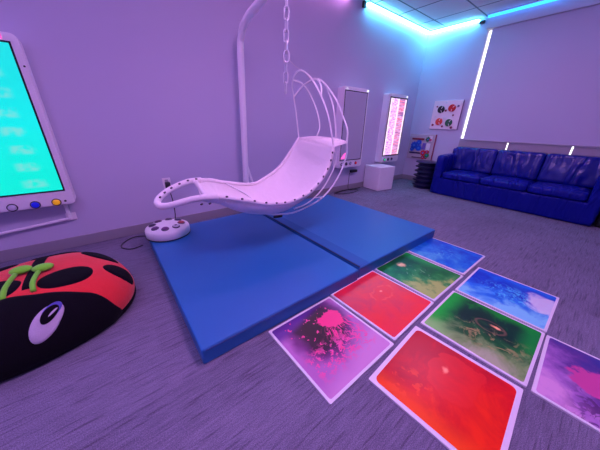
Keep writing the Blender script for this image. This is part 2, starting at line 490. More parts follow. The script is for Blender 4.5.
crash_mat(.150, 1.320, .928, 2.575, .100, 'blue vinyl crash mat nearer the ladybug, with the round button pad on its back corner')
m2 = crash_mat(1.340, 2.588, .938, 2.585, .102, 'blue vinyl crash mat on the right, beside the white cube and the floor tiles')
bm = bx(1.358, 1.465, .952, 2.56, .1022, .1048, .001)
part('fastening_strip', bm, mat('strip_blue', (.016, .12, .36, 1), .6), m2)
bm = bx(1.3405, 1.356, .945, 2.56, .0995, .1055, .0015)
b2 = part('seam_binding', bm, mat('dark_binding', (.004, .012, .07, 1), .6), m2)

# ------------------------------------------------------------------ round button pad
px, py, pz = .318, 2.440, .1005
pd = thing('button_pad', 'round white button pad with a ring of coloured buttons on the mat corner', 'button pad', (px, py, pz))
pad_w = mat('pad_white', (.90, .86, .86, 1), .35)
R_ = .190
part('body', lathe(bmesh.new(), [(0, pz+.002), (R_-.012, pz+.002), (R_, pz+.012), (R_, pz+.068), (R_-.006, pz+.081), (R_-.03, pz+.093), (R_*.5, pz+.106), (0, pz+.109)], 56, c=(px, py)), pad_w, pd, True)
part('foot_ring', lathe(bmesh.new(), [(0, pz), (R_-.008, pz), (R_+.004, pz+.004), (R_+.004, pz+.010), (R_-.02, pz+.012)], 48, c=(px, py)), blk, pd, True)
cols = [((.42, .03, .04, 1), 'red'), ((.03, .03, .10, 1), 'dark blue'), ((.05, .03, .08, 1), 'black'), ((.10, .03, .10, 1), 'dark brown'),
        ((.03, .02, .06, 1), 'black'), ((.10, .02, .14, 1), 'purple'), ((.13, .02, .16, 1), 'purple'), ((.66, .62, .68, 1), 'white')]
a0 = -18
for k, (cc_, nm) in enumerate(cols):
    a = math.radians(a0+45*k); rr = .122
    cx, cy = px+rr*math.cos(a), py+rr*math.sin(a)
    z = pz+.101
    tilt = Matrix.Translation((cx, cy, z-.006)) @ Matrix.Rotation(-.10, 4, Vector((math.sin(a), -math.cos(a), 0)))
    rim = part('button_rim', lathe(bmesh.new(), [(0, 0), (.033, 0), (.033, .010), (.027, .014)], 24, tilt), mat('pad_rim_grey', (.10, .08, .13, 1), .4), pd)
    cap = part('button', lathe(bmesh.new(), [(.027, .004), (.027, .016), (.020, .020), (0, .021)], 24, tilt), mat('pad_button_%s_%d' % (nm.replace(' ', '_'), k), cc_, .3), pd)
    cap['label'] = nm + ' button'
# tiny symbol on the white button
a = math.radians(a0+45*7); cx, cy = px+.122*math.cos(a), py+.122*math.sin(a)
part('button_symbol', lathe(bmesh.new(), [(0, 0), (.011, 0), (.011, .002), (0, .002)], 12, Matrix.Translation((cx, cy, pz+.1165))), mat('symbol_grey', (.10, .08, .12, 1), .4), pd)
# ------------------------------------------------------------------ swing stand, chain
wm = mat('white_enamel', (.90, .88, .90, 1), .3)
st = thing('swing_stand', 'tall white pole with an overhead arm rising behind the blue mats', 'stand', (1.28, 2.70, 0))
pole_pts = [(1.275, 2.69, .02), (1.285, 2.69, .5), (1.305, 2.69, 1.2), (1.322, 2.69, 1.78), (1.326, 2.665, 1.89), (1.326, 2.60, 1.965), (1.326, 2.48, 2.015), (1.325, 2.30, 2.045), (1.318, 2.05, 2.085), (1.31, 1.80, 2.12)]
part('pole', tb(pole_pts, .034, 16, 10), wm, st, True)
part('base_plate', bx(1.19, 1.37, 2.615, 2.735, 0, .02, .006), wm, st)
part('brace', tb([(1.47, 2.69, .02), (1.375, 2.69, .40), (1.312, 2.69, .63)], .014, 10), wm, st, True)

steel = mat('chain_steel', (.72, .70, .76, 1), .3, metal=.25)
ch = thing('hanging_chain', 'steel link chain hanging down from the pole arm to the chair ring', 'chain', (1.29, 1.84, 2.05))
def link_bm(p, ang, L=.041, W=.0185, r=.0056):
    pts = []
    for k in range(16):
        a = 2*PI*k/16
        x = W*math.cos(a); z = L*math.sin(a)
        z = (L-W)*(1 if math.sin(a) > .05 else -1 if math.sin(a) < -.05 else 0)+W*math.sin(a)
        pts.append(Vector((p[0]+x*math.cos(ang), p[1]+x*math.sin(ang), p[2]+z)))
    return tube(bmesh.new(), cr(pts, 2, True), r, 8, True)
part('top_ring', tb([(1.30, 1.84+.020*math.cos(a), 2.050+.028*math.sin(a)) for a in [2*PI*k/12 for k in range(12)]], .005, 8, 3, True), steel, ch, True)
z = 1.998; k = 0
while z > 1.345:
    L = .040
    part('link', link_bm((1.298-.02*(1.998-z), 1.84, z), PI/2*(k % 2)-.25), steel, ch, True)
    z -= .0690; k += 1
ring = thing('carabiner', 'oval metal carabiner clipped into the chain beside the chair cord', 'carabiner', (1.275, 1.835, 1.585))
part('body', tb([(1.277+.022*math.cos(a)*cy_, 1.815-.022*math.cos(a)*sy_, 1.585+.040*math.sin(a)) for a in [2*PI*k/14 for k in range(14)]], .0055, 8, 3, True), steel, ring, True)

# ------------------------------------------------------------------ hanging chair
canvas = NT('white_canvas', .75)
canvas.b.inputs['Base Color'].default_value = (.90, .84, .84, 1)
nn = canvas.noise(canvas.tc.outputs['Object'], 5.0, 4, .6, 1.5)
canvas.bump(nn, .5, .02)
CANV = canvas.m
hc = thing('hanging_chair', 'white canvas hanging chair with thin hoops, slung over the blue mats', 'hanging chair', (1.2, 1.84, .10))
near = [(.47, 1.66, .625), (.57, 1.62, .625), (.67, 1.58, .603), (.75, 1.56, .582), (.83, 1.54, .558), (.92, 1.53, .535), (1.01, 1.53, .522), (1.10, 1.52, .522), (1.20, 1.52, .54), (1.31, 1.52, .575), (1.40, 1.52, .635), (1.47, 1.52, .705), (1.515, 1.52, .775), (1.54, 1.52, .845), (1.553, 1.52, .925)]
far = [(.52, 1.98, .682), (.64, 2.03, .662), (.76, 2.07, .622), (1.0, 2.12, .56), (1.13, 2.14, .553), (1.24, 2.16, .585), (1.36, 2.16, .64), (1.46, 2.16, .712), (1.55, 2.16, .81), (1.63, 2.16, .90), (1.68, 2.16, .965)]
def resample(pts, n):
    P = cr(pts, 20); d = [0]
    for a, b in zip(P, P[1:]): d.append(d[-1]+(b-a).length)
    out = []; j = 0
    for i in range(n):
        s = d[-1]*i/(n-1)
        while j < len(d)-2 and d[j+1] < s: j += 1
        t = (s-d[j])/max(1e-9, d[j+1]-d[j])
        out.append(P[j].lerp(P[j+1], min(1, t)))
    return out
NU, NV = 44, 18
A = resample(near, NU); B = resample(far, NU)
bm = bmesh.new(); grid = []
for i in range(NU):
    s = i/(NU-1)
    sag = .165*math.sin(PI*min(1, .10+s*.98))**.8 if s < .92 else .165*math.sin(PI*min(1, .10+.92*.98))**.8
    # sag is square to the fabric: straight down in the seat, backwards in the backrest
    tang = (A[min(i+1, NU-1)]-A[max(i-1, 0)]).normalized()
    nrm = Vector((tang.z, 0, -tang.x))
    row = []
    for j in range(NV+1):
        v = j/NV
        p = A[i].lerp(B[i], v)
        q = (4*v*(1-v))**.62
        w_ = .004*math.sin(9*PI*s+3*v)*q
        row.append(bm.verts.new(p+nrm*(sag*q+w_)))
    grid.append(row)
for i in range(NU-1):
    for j in range(NV):
        bm.faces.new((grid[i][j], grid[i+1][j], grid[i+1][j+1], grid[i][j+1]))
fab = part('canvas_seat', bm, CANV, hc, True)
sol = fab.modifiers.new('thickness', 'SOLIDIFY'); sol.thickness = .006; sol.offset = -1
# padded rails in canvas sleeves and the foot loop
part('side_rail', tb(near, .017, 12), CANV, hc, True)
part('side_rail', tb(far, .016, 12), CANV, hc, True)
loop = [(.56, 1.625, .628), (.47, 1.65, .632), (.40, 1.675, .625), (.33, 1.71, .605), (.265, 1.755, .583), (.225, 1.80, .575), (.21, 1.845, .585), (.232, 1.885, .608), (.295, 1.92, .640), (.385, 1.95, .668), (.47, 1.97, .683), (.56, 1.995, .678)]
part('foot_loop', tb(loop, .022, 12), CANV, hc, True)
part('cross_bar', tb([(.49, 1.655, .628), (.495, 1.75, .640), (.505, 1.87, .660), (.51, 1.975, .678)], .017, 10), CANV, hc, True)
# head end: back bar and the folded canvas pocket
head_back = [(1.685, 2.165, .965), (1.715, 1.98, .985), (1.725, 1.80, .988), (1.725, 1.65, .985), (1.712, 1.51, .962)]
part('head_bar', tb(head_back, .010, 10), CANV, hc, True)
bm = bmesh.new()
hb = resample(head_back[::-1], 13)
nf = [bm.verts.new(v) for v in [grid_p for grid_p in [A[-1].lerp(B[-1], k/12)+Vector((.02, 0, -.01))*0 for k in range(13)]]]
# follow the canvas' own top edge
s = 1.0; sag = .165*math.sin(PI*min(1, .10+.92*.98))**.8
tang = (A[-1]-A[-2]).normalized(); nrm = Vector((tang.z, 0, -tang.x))
for k, v in enumerate(nf):
    q = (4*(k/12)*(1-k/12))**.62 if 0 < k < 12 else 0
    v.co = v.co+nrm*(sag*q)
nb = [bm.verts.new(p) for p in hb]
for k in range(12): bm.faces.new((nf[k], nf[k+1], nb[k+1], nb[k]))
pk = part('head_pocket', bm, CANV, hc, True)
sol = pk.modifiers.new('thickness', 'SOLIDIFY'); sol.thickness = .006; sol.offset = 0
# hoops of the canopy and the bowed under-frame
hoops = [
    [(1.68, 2.16, .96), (1.64, 2.16, 1.19), (1.59, 2.14, 1.35), (1.54, 2.10, 1.44), (1.495, 2.0, 1.51), (1.49, 1.90, 1.53), (1.50, 1.78, 1.462), (1.47, 1.62, 1.33), (1.49, 1.54, 1.18), (1.53, 1.52, 1.02), (1.553, 1.52, .93)],
    [(1.59, 2.14, 1.35), (1.63, 2.05, 1.44), (1.63, 1.90, 1.48), (1.56, 1.75, 1.445), (1.505, 1.65, 1.38), (1.472, 1.61, 1.315)],
    [(1.515, 2.05, 1.478), (1.67, 2.10, 1.462), (1.77, 2.10, 1.38), (1.81, 2.03, 1.22), (1.80, 1.97, 1.08), (1.725, 1.93, .988)],
    [(1.63, 1.90, 1.48), (1.63, 1.78, 1.452), (1.68, 1.66, 1.32), (1.72, 1.60, 1.19), (1.725, 1.53, 1.07), (1.712, 1.51, .965)],
    [(1.63, 1.84, 1.475), (1.645, 1.76, 1.43), (1.68, 1.70, 1.30), (1.70, 1.67, 1.18), (1.71, 1.66, 1.08), (1.725, 1.655, .985)],
]
for h in hoops: part('canopy_hoop', tb(h, .0075, 8, 10), wm, hc, True)
under = [(.60, 1.62, .585), (.75, 1.70, .505), (.95, 1.68, .405), (1.10, 1.66, .372), (1.23, 1.63, .372), (1.36, 1.60, .41), (1.50, 1.58, .465), (1.62, 1.56, .57), (1.69, 1.54, .69), (1.725, 1.53, .79), (1.735, 1.52, .87), (1.712, 1.51, .962)]
part('under_tube', tb(under, .0075, 8, 8), wm, hc, True)
part('under_tube', tb([(.78, 2.07, .612), (.95, 2.06, .50)]+[(x, 3.68-y, z) for x, y, z in under[3:-1]]+[(1.685, 2.165, .965)], .0075, 8, 8), wm, hc, True)
part('under_tube', tb([(1.18, 1.57, .43), (1.32, 1.56, .46), (1.45, 1.55, .54), (1.55, 1.545, .65), (1.61, 1.54, .77), (1.60, 1.525, .86), (1.555, 1.52, .915)], .0065, 8, 8), wm, hc, True)
part('tie_bar', tb([(1.405, 1.565, .50), (1.44, 1.58, .485), (1.52, 1.578, .48)], .006, 8, 4), wm, hc, True)
part('hanging_cord', tb([(1.49, 1.90, 1.535), (1.41, 1.87, 1.545), (1.295, 1.825, 1.575)], .003, 6), mat('cord_white', (.7, .66, .72, 1), .6), hc)
# dark toggles lacing the canvas to the rail
tog = mat('dark_toggle', (.06, .035, .07, 1), .4)
RA = resample(near, 101); RB = resample(far, 101)
LP = resample(loop, 101)
def toggle(p, d):
    d = d.normalized(); bm = bmesh.new()
    tube(bm, [p-d*.009, p-d*.005, p+d*.005, p+d*.009], lambda s:   .0068 if .2 < s < .8 else .0042, 8)
    part('toggle', bm, tog, hc, True)
for i in (3, 11, 19, 26, 33, 40, 46, 53, 60, 67, 74, 80, 86, 92, 97):
    p = RA[i]; t_ = (RA[min(100, i+1)]-RA[i-1]).normalized()
    toggle(p+Vector((0, -.014, 0))+Vector((-t_.z, 0, t_.x))*.010, t_+Vector((0, .3, 0)))
for i in (57, 63, 70, 78, 86, 94):
    p = LP[i]; t_ = LP[i+1]-LP[i-1]
    toggle(p+Vector((.008, -.014, .014)), t_)
for i in (6, 2):
    toggle(RA[i]+Vector((-.05, -.01, -.035)), Vector((1, .2, .1)))
part('strap_end', tube(bmesh.new(), [Vector((1.03, 1.655, .362)), Vector((1.07, 1.66, .356)), Vector((1.115, 1.665, .352))], .012, 8), blk, hc)

# ------------------------------------------------------------------ liquid floor tiles
frame_m = mat('tile_border', (.84, .82, .84, 1), .35, bump=(300, .1, .001))
def liquid(name, build):
    c = NT(name, .30)
    X, Y, Z = c.xyz(c.tc.outputs['Object'])
    u = c.math('DIVIDE', X, .23); v = c.math('DIVIDE', Y, .23)
    g = c.node('ShaderNodeMix', data_type='RGBA', blend_type='MULTIPLY'); g.inputs[0].default_value = 1.0
    if build in TURNED: u, v = c.math('MULTIPLY', v, -1.0), u
    c.put(g.inputs[6], build(c, u, v, c.tc.outputs['Object'])); g.inputs[7].default_value = (1.45, 2.1, 1.05, 1)
    c.color(g.outputs[2])
    c.b.inputs['Specular IOR Level'].default_value = .28
    return c.m
def dist(c, u, v, a, b, su=1.0, sv=1.0):
    x = c.math('MULTIPLY', c.math('SUBTRACT', u, a), su); y = c.math('MULTIPLY', c.math('SUBTRACT', v, b), sv)
    return c.math('SQRT', c.math('ADD', c.math('MULTIPLY', x, x), c.math('MULTIPLY', y, y)))
def add(c, *a):
    r = a[0]
    for q in a[1:]: r = c.math('ADD', r, q)
    return r
def mul(c, a, b): return c.math('MULTIPLY', a, b)
def streaks(c, u, v, a, b, ang=26.0, rad=2.4):
    """fingers of colour running away from (a, b)"""
    x = c.math('SUBTRACT', u, a); y = c.math('SUBTRACT', v, b)
    th = c.math('ARCTAN2', y, x)
    r = dist(c, u, v, a, b)
    return c.noise(c.comb(mul(c, th, ang*.35), mul(c, r, rad), 0.0), 1.6, 3, .6, .4)

def pink_dark(c, u, v, P):
    n = c.noise(P, 7, 3)
    n2 = c.noise(P, 16, 4, .65)
    d = dist(c, u, v, .02, .42, 1.0, .92)
    t = add(c, d, mul(c, c.math('SUBTRACT', n, .5), .55))
    base = c.ramp(t, [(.36, (46, 30, 46)), (.62, (56, 30, 62)), (.80, (104, 44, 122)), (1.0, (156, 84, 178))])
    low = c.map(add(c, mul(c, v, -1.0), mul(c, u, .25), mul(c, n, .4)), .55, 1.15)
    base = c.mix(mul(c, low, .85), base, (182, 112, 200))
    top = c.map(add(c, v, mul(c, u, -.25)), .72, 1.0)
    base = c.mix(top, base, (84, 40, 140))
    bd = dist(c, u, v, .42, .40, 1.0, 1.25)
    blob = c.map(add(c, bd, mul(c, c.math('SUBTRACT', n2, .5), .75)), .36, .32)
    st_ = streaks(c, u, v, .50, .75, 34, 2.0)
    m = mul(c, c.map(st_, .52, .56), mul(c, c.map(v, .35, .15), c.map(bd, 1.05, .55)))
    m = mul(c, m, c.map(u, -.15, .2))
    sp = c.map(c.noise(P, 44, 3, .6), .50, .54)
    spm = mul(c, c.map(c.math('ABSOLUTE', add(c, mul(c, v, 1.0), .38)), .50, .10), c.map(c.math('ABSOLUTE', u), 1.0, .75))
    dots = c.map(c.noise(P, 38, 1, .5), .67, .70)
    col = c.mix(mul(c, sp, spm), base, (206, 66, 160))
    col = c.mix(mul(c, dots, c.map(d, .95, .8)), col, (205, 58, 140))
    col = c.mix(m, col, (214, 52, 146))
    return c.mix(blob, col, (216, 44, 132))
def red_soft(c, u, v, P):
    n = c.noise(P, 7, 4, .6, .6)
    t = add(c, n, mul(c, u, -.06), mul(c, v, .10))
    base = c.ramp(t, [(.3, (212, 30, 52)), (.5, (204, 30, 66)), (.7, (188, 30, 78))])
    r = c.map(c.math('ABSOLUTE', c.math('SUBTRACT', add(c, dist(c, u, v, .25, .15, 1.0, 1.8), mul(c, c.math('SUBTRACT', n, .5), .9)), .42)), .10, .02)
    col = c.mix(mul(c, r, mul(c, .45, c.map(c.noise(P, 18, 3), .4, .6))), base, (222, 70, 84))
    return c.mix(c.map(add(c, dist(c, u, v, .28, .2, 1, 1.8), mul(c, c.noise(P, 40, 3), .1)), .13, .05), col, (235, 120, 140))
def red_bright(c, u, v, P):
    n = c.noise(P, 6, 4, .6, .8)
    d = dist(c, u, v, .25, -.10, 1.0, 1.2)
    inner = c.map(add(c, d, mul(c, c.math('SUBTRACT', n, .5), 1.1)), .62, .56)
    base = c.ramp(add(c, mul(c, v, -.22), mul(c, u, -.15), n), [(.30, (166, 8, 38)), (.55, (194, 12, 30)), (.80, (214, 34, 16))])
    edge = c.map(c.math('MULTIPLY', u, -1.0), .55, 1.0)
    base = c.mix(mul(c, edge, .6), base, (232, 70, 6))
    col = c.mix(mul(c, inner, .55), base, (208, 34, 44))
    bl = mul(c, c.map(c.noise(P, 22, 3), .56, .64), c.map(dist(c, u, v, -.55, .45), .6, .2))
    col = c.mix(mul(c, bl, .5), col, (226, 66, 40))
    return c.mix(c.map(add(c, dist(c, u, v, .34, .10, 1.0, 1.7), mul(c, c.noise(P, 34, 4), .20)), .24, .10), col, (236, 130, 130))
def green_dull(c, u, v, P):
    n = c.noise(P, 8, 4, .6)
    t = add(c, mul(c, v, .22), mul(c, u, .16), n)
    base = c.ramp(t, [(.22, (148, 150, 96)), (.36, (52, 118, 66)), (.5, (14, 92, 44)), (.72, (12, 62, 40)), (.9, (16, 84, 40))])
    rt = mul(c, c.map(u, .5, .95), c.map(v, -.9, .1))
    base = c.mix(mul(c, rt, .8), base, (18, 136, 60))
    bub = mul(c, c.map(c.noise(P, 34, 2), .62, .68), c.map(dist(c, u, v, -.1, .0), .6, .3))
    col = c.mix(mul(c, bub, .5), base, (130, 150, 120))
    sp = c.map(add(c, dist(c, u, v, -.02, .62), mul(c, c.noise(P, 30, 3), .25)), .32, .18)
    return c.mix(sp, col, (205, 150, 140))
def green_vivid(c, u, v, P):
    n = c.noise(P, 7, 4, .6, .5)
    t = add(c, mul(c, v, .34), mul(c, n, .8), .09)
    base = c.ramp(t, [(.08, (150, 140, 140)), (.26, (104, 120, 88)), (.38, (20, 74, 40)), (.54, (6, 34, 30)), (.70, (6, 46, 34)), (.88, (8, 112, 34))])
    lf = c.map(add(c, u, mul(c, n, .3)), -.35, -.85)
    base = c.mix(mul(c, lf, .9), base, (16, 148, 48))
    rt = mul(c, c.map(u, .55, .95), c.map(v, -.4, .2))
    base = c.mix(mul(c, rt, .85), base, (12, 120, 52))
    ll = mul(c, c.map(v, -.5, -.9), c.map(u, -.2, -.9))
    base = c.mix(ll, base, (120, 160, 110))
    d = dist(c, u, v, .22, .18)
    fl = mul(c, c.map(c.noise(P, 16, 4, .65, 1.0), .53, .60), mul(c, c.map(v, .35, -.35), c.map(d, 1.1, .5)))
    col = c.mix(mul(c, fl, .8), base, (150, 122, 96))
    swirl = c.map(c.math('ABSOLUTE', c.math('SUBTRACT', add(c, dist(c, u, v, .15, .22, 1, 1.5), mul(c, n, .2)), .42)), .05, .01)
    col = c.mix(mul(c, swirl, .6), col, (110, 70, 70))
    return c.mix(c.map(add(c, dist(c, u, v, .24, .30, .9, 2.2), mul(c, c.noise(P, 30, 4), .25)), .30, .14), col, (235, 150, 130))
def blue_even(c, u, v, P):
    n = c.noise(P, 8, 4, .65, .8)
    base = c.ramp(add(c, n, mul(c, u, -.12)), [(.3, (8, 50, 190)), (.5, (16, 84, 205)), (.75, (70, 130, 215))])
    fl = mul(c, c.map(c.noise(P, 22, 4, .7, 1.5), .52, .60), c.map(dist(c, u, v, -.05, .05, 1, 1.3), .75, .2))
    return c.mix(mul(c, fl, .6), base, (110, 165, 225))
def blue_pale(c, u, v, P):
    n = c.noise(P, 7, 4, .6, .6)
    t = add(c, mul(c, v, .32), mul(c, u, -.04), n)
    base = c.ramp(t, [(.22, (110, 160, 235)), (.42, (30, 96, 220)), (.60, (8, 42, 190)), (.85, (14, 84, 215))])
    fl = mul(c, c.map(c.noise(P, 26, 4, .7, 1.5), .50, .60), c.map(add(c, dist(c, u, v, .1, .05, .8, 1.3), 0.0), .8, .3))
    col = c.mix(mul(c, fl, .75), base, (90, 175, 235))
    pl_ = c.map(add(c, dist(c, u, v, .78, .22, 1, .9), mul(c, c.math('SUBTRACT', n, .5), .9)), .50, .28)
    return c.mix(mul(c, pl_, .85), col, (196, 170, 230))
def violet_splash(c, u, v, P):
    n = c.noise(P, 8, 4, .6)
    t = add(c, mul(c, v, .30), mul(c, u, .26), n, .17)
    base = c.ramp(t, [(.20, (186, 118, 205)), (.42, (146, 84, 186)), (.66, (86, 44, 140)), (.9, (52, 40, 138))])
    d = dist(c, u, v, -.02, .08, .85, 1.25)
    blob = c.map(add(c, d, mul(c, c.math('SUBTRACT', c.noise(P, 10, 4, .65), .5), .9)), .60, .50)
    dk_ = mul(c, c.map(c.noise(P, 26, 3, .6, 1.0), .47, .55), mul(c, c.map(v, .05, -.25), c.map(u, -.75, -.2)))
    col = c.mix(mul(c, dk_, .85), base, (74, 30, 104))
    return c.mix(blob, col, (178, 54, 150))
TURNED = (green_vivid, blue_pale, violet_splash)
TILES = [
    ('floor_tile', 'liquid floor tile with dark purple gel and a pink splash, by the near mat edge', .5155, .4132, 1.009, pink_dark),
    ('floor_tile', 'liquid floor tile with soft red gel touching the front of the blue mats', 1.0357, .4318, 1.58, red_soft),
    ('floor_tile', 'liquid floor tile with dull dark green gel and a pale spot beside the right mat', 1.5484, .4508, -.196, green_dull),
    ('floor_tile', 'liquid floor tile with even blue gel at the far corner of the right mat', 2.0732, .4542, -.085, blue_even),
    ('floor_tile', 'bright red liquid floor tile nearest the viewer, not touching the mats', .7690, -.1099, 3.63, red_bright),
    ('floor_tile', 'liquid floor tile with vivid green gel round a dark centre, behind the bright red tile', 1.2914, -.0841, 1.18, green_vivid),
    ('floor_tile', 'liquid floor tile with blue gel fading pale at one side, in the outer row', 1.8071, -.0765, .555, blue_pale),
    ('floor_tile', 'liquid floor tile with violet gel and a magenta splash at the right edge', 1.3063, -.5981, 2.264, violet_splash),
]
for nm, lab, x, y, a, fn in TILES:
    rz = math.radians(a)
    cx = x+.25*(math.cos(rz)-math.sin(rz)); cy = y+.25*(math.sin(rz)+math.cos(rz))
    t = thing(nm, lab, 'floor tile', (cx, cy, 0), rz, 'liquid floor tiles')
    bm = bmesh.new(); prism(bm, rrect(.497, .497, .006, 3), 0, .0095)
    obj('border', bm, frame_m, t)
    bm = bmesh.new(); w_ = .470 if fn is not red_bright else .458; prism(bm, rrect(w_, w_, .012 if fn is not red_bright else .026, 6), .0096, .0104)
    obj('gel_panel', bm, liquid(fn.__name__, fn), t)

# ------------------------------------------------------------------ ladybug floor cushion
LX, LY, LRX, LRY, LH, LROT = -.496, 1.8054, .4521, .4153, .310, .286
def zt(r): return .34+.66*max(0, 1-r**3.2)**.6
def bug(u, v, off=0.0):
    """(u, v) in the unit disc -> point on the cushion (world), pushed out by off"""
    def raw(u, v):
        s = min(1.0, math.hypot(u, v)); ph = math.atan2(v, u)
        if s <= .8: r = .95*s/.8; z = LH*zt(r)
        else:
            t = (s-.8)/.2
            r = .95+.05*math.sin(PI/2*t/.5) if t < .5 else 1-.07*((t-.5)/.5)**2
            z = LH*zt(.95)*(1-t)
        e = 2.35
        cu, sv = math.cos(ph), math.sin(ph)
        k = (abs(cu)**e+abs(sv)**e)**(-1/e)
        x, y = LRX*r*k*cu, LRY*r*k*sv
        wob = 1+.035*mnoise.noise(Vector((u*2.4, v*2.4, 1.7)))
        return Vector((LX+x*math.cos(LROT)-y*math.sin(LROT), LY+x*math.sin(LROT)+y*math.cos(LROT), max(.001, z*wob)))
    p = raw(u, v)
    if off:
        e = .01
        uu, vv = (u, v) if math.hypot(u, v) < .97 else (u*.97, v*.97)
        n = (raw(uu+e, vv)-raw(uu-e, vv)).cross(raw(uu, vv+e)-raw(uu, vv-e))
        if n.length > 0: p = p+n.normalized()*off
        p.z = max(p.z, .001)
    return p
def fur(name, col):
    c = NT(name, .95)
    n = c.noise(c.tc.outputs['Object'], 240, 2, .6)
    nb = c.noise(c.tc.outputs['Object'], 14, 3)
    dk = tuple(x*.72 for x in col[:3])+(1,)
    c.color(c.mix(c.math('ADD', mul(c, n, .6), mul(c, nb, .4)), dk, col))
    c.bump(c.math('ADD', n, mul(c, nb, 2.0)), .5, .006)
    c.b.inputs['Sheen Weight'].default_value = .25 if col[0] > .1 else .03
    c.b.inputs['Specular IOR Level'].default_value = .1
    return c.m
RED = fur('red_plush', (.98, .045, .05, 1)); BLK = fur('black_plush', (.006, .005, .009, 1))
GRN = fur('green_plush', (.25, .90, .05, 1)); WHT = fur('white_plush', (.66, .58, .70, 1)); EYB = fur('blue_plush', (.13, .12, .55, 1))
lb = thing('ladybug_cushion', 'big plush ladybug floor cushion, red with black spots, by the left edge', 'cushion', (LX, LY, 0))
bm = bmesh.new(); rings = []
NS, NP = 26, 72
for i in range(NS+1):
    s = i/NS
    if i == 0: rings.append([bm.verts.new(bug(0, 0))]); continue
    rings.append([bm.verts.new(bug(s*math.cos(2*PI*k/NP), s*math.sin(2*PI*k/NP))) for k in range(NP)])
for k in range(NP): bm.faces.new((rings[0][0], rings[1][k], rings[1][(k+1) % NP]))
for i in range(1, NS):
    for k in range(NP): bm.faces.new((rings[i][k], rings[i+1][k], rings[i+1][(k+1) % NP], rings[i][(k+1) % NP]))
bm.faces.new(rings[-1][::-1])
part('body', bm, RED, lb, True)
def region(fn, nu, nv, puff, name, m, parent=lb, dome=True):
    """quad sheet over the cushion: fn(a, b) gives (u, v); its edge is tucked in, its middle puffed out"""
    bm = bmesh.new(); G = []
    for i in range(nu+1):
        row = []
        for j in range(nv+1):
            a, b = i/nu, j/nv
            u, v = fn(a, b)
            q = min(1, min(a, 1-a, b, 1-b)*9) if dome else 1
            row.append(bm.verts.new(bug(u, v, -.004+(puff+.004)*math.sqrt(max(0, q)))))
        G.append(row)
    for i in range(nu):
        for j in range(nv): bm.faces.new((G[i][j], G[i+1][j], G[i+1][j+1], G[i][j+1]))
    bmesh.ops.remove_doubles(bm, verts=bm.verts[:], dist=1e-5)
    bmesh.ops.recalc_face_normals(bm, faces=bm.faces[:])
    o = part(name, bm, m, parent, True)
    return o
def disc(u0, v0, A_, B_, puff, name, m, parent=lb, edge=.25, power=2.0):
    bm = bmesh.new(); rings = []
    n, k_ = 10, 36
    for i in range(n+1):
        s = i/n
        row = []
        for k in range(k_ if i else 1):
            a = 2*PI*k/k_
            ce, se = math.cos(a), math.sin(a)
            kk = (abs(ce)**power+abs(se)**power)**(-1/power)
            x, y = s*ce*kk, s*se*kk
            u, v = u0+x*A_[0]+y*B_[0], v0+x*A_[1]+y*B_[1]
            h = math.hypot(u, v)
            if h > .995: u, v = u/h*.995, v/h*.995
            q = min(1, (1-s)/edge)
            row.append(bm.verts.new(bug(u, v, -.003+(puff+.003)*math.sqrt(q))))
        rings.append(row)
    for k in range(k_): bm.faces.new((rings[0][0], rings[1][k], rings[1][(k+1) % k_]))
    for i in range(1, n):
        for k in range(k_): bm.faces.new((rings[i][k], rings[i+1][k], rings[i+1][(k+1) % k_], rings[i][(k+1) % k_]))
    bmesh.ops.recalc_face_normals(bm, faces=bm.faces[:])
    return part(name, bm, m, parent, True)
# head: the whole front of the cushion, below a seam that dips at both sides
SEAM = [(-1.0, -.12), (-.80, -.20), (-.5, -.22), (-.18, -.335), (.02, -.47), (.32, -.62), (.48, -.735), (.62, -.78)]
def seam_v(u):
    for (a, b_), (c_, d) in zip(SEAM, SEAM[1:]):
        if a <= u <= c_:
            t = (u-a)/(c_-a); t = t*t*(3-2*t)*.4+t*.6
            return b_+(d-b_)*t
    return SEAM[-1][1]
def head_uv(a, b):
    u = -.985+(.985+.618)*a
    hi = seam_v(u)
    lo = -math.sqrt(max(0, 1-u*u))*.998
    hi = max(hi, lo)
    return u, lo+(hi-lo)*b
hd = region(lambda a, b: head_uv(a, b), 60, 24, .016, 'head', BLK)
# black belly showing under the wing edge
def belly(a, b):
    th = 2*PI*a; s = .945+.054*b
    return s*math.cos(th), s*math.sin(th)
bm = bmesh.new(); G = []
for i in range(72):
    row = []
    for j in range(5):
        u, v = belly(i/72, j/4)
        row.append(bm.verts.new(bug(u, v, .010 if 0 < j else -.002)))
    G.append(row)
for i in range(72):
    for j in range(4): bm.faces.new((G[i][j], G[(i+1) % 72][j], G[(i+1) % 72][j+1], G[i][j+1]))
bmesh.ops.recalc_face_normals(bm, faces=bm.faces[:])
part('belly_rim', bm, BLK, lb, True)
# stripe between the wings, the spots and the eyes
def stripe_uv(a, b):
    u = -.04+.24*(b*.98)*1.05; v = -.37+.60*b*1.55
    w = .052+.012*b
    return u+(a-.5)*2*w*.92, v-(a-.5)*2*w*.35
region(stripe_uv, 6, 24, .006, 'wing_stripe', BLK)
def mirror(u, v):
    d = (u-.09)*.928-v*.372
    return u-2*d*.928, v+2*d*.372
def both(u, v, A_, B_, *args, **kw):
    sh_ = kw.pop('shift', 0)
    o1 = disc(u, v, A_, B_, *args, **kw)
    m_ = mirror(u, v)
    f = lambda q: tuple(a-b_ for a, b_ in zip(mirror(u+q[0], v+q[1]), m_))
    o2 = disc(m_[0]+sh_, m_[1]-sh_*.15, f(A_), f(B_), *args, **kw)
    return o1, o2
both(.235, -.315, (.205, -.03), (.05, .165), .008, 'wing_spot', BLK, power=2.4)
both(.655, -.345, (.105, -.10), (.075, .095), .008, 'wing_spot', BLK)
both(.62, .10, (.13, -.20), (.07, .05), .008, 'wing_spot', BLK)
both(.40, .55, (.16, -.04), (.04, .16), .008, 'wing_spot', BLK)
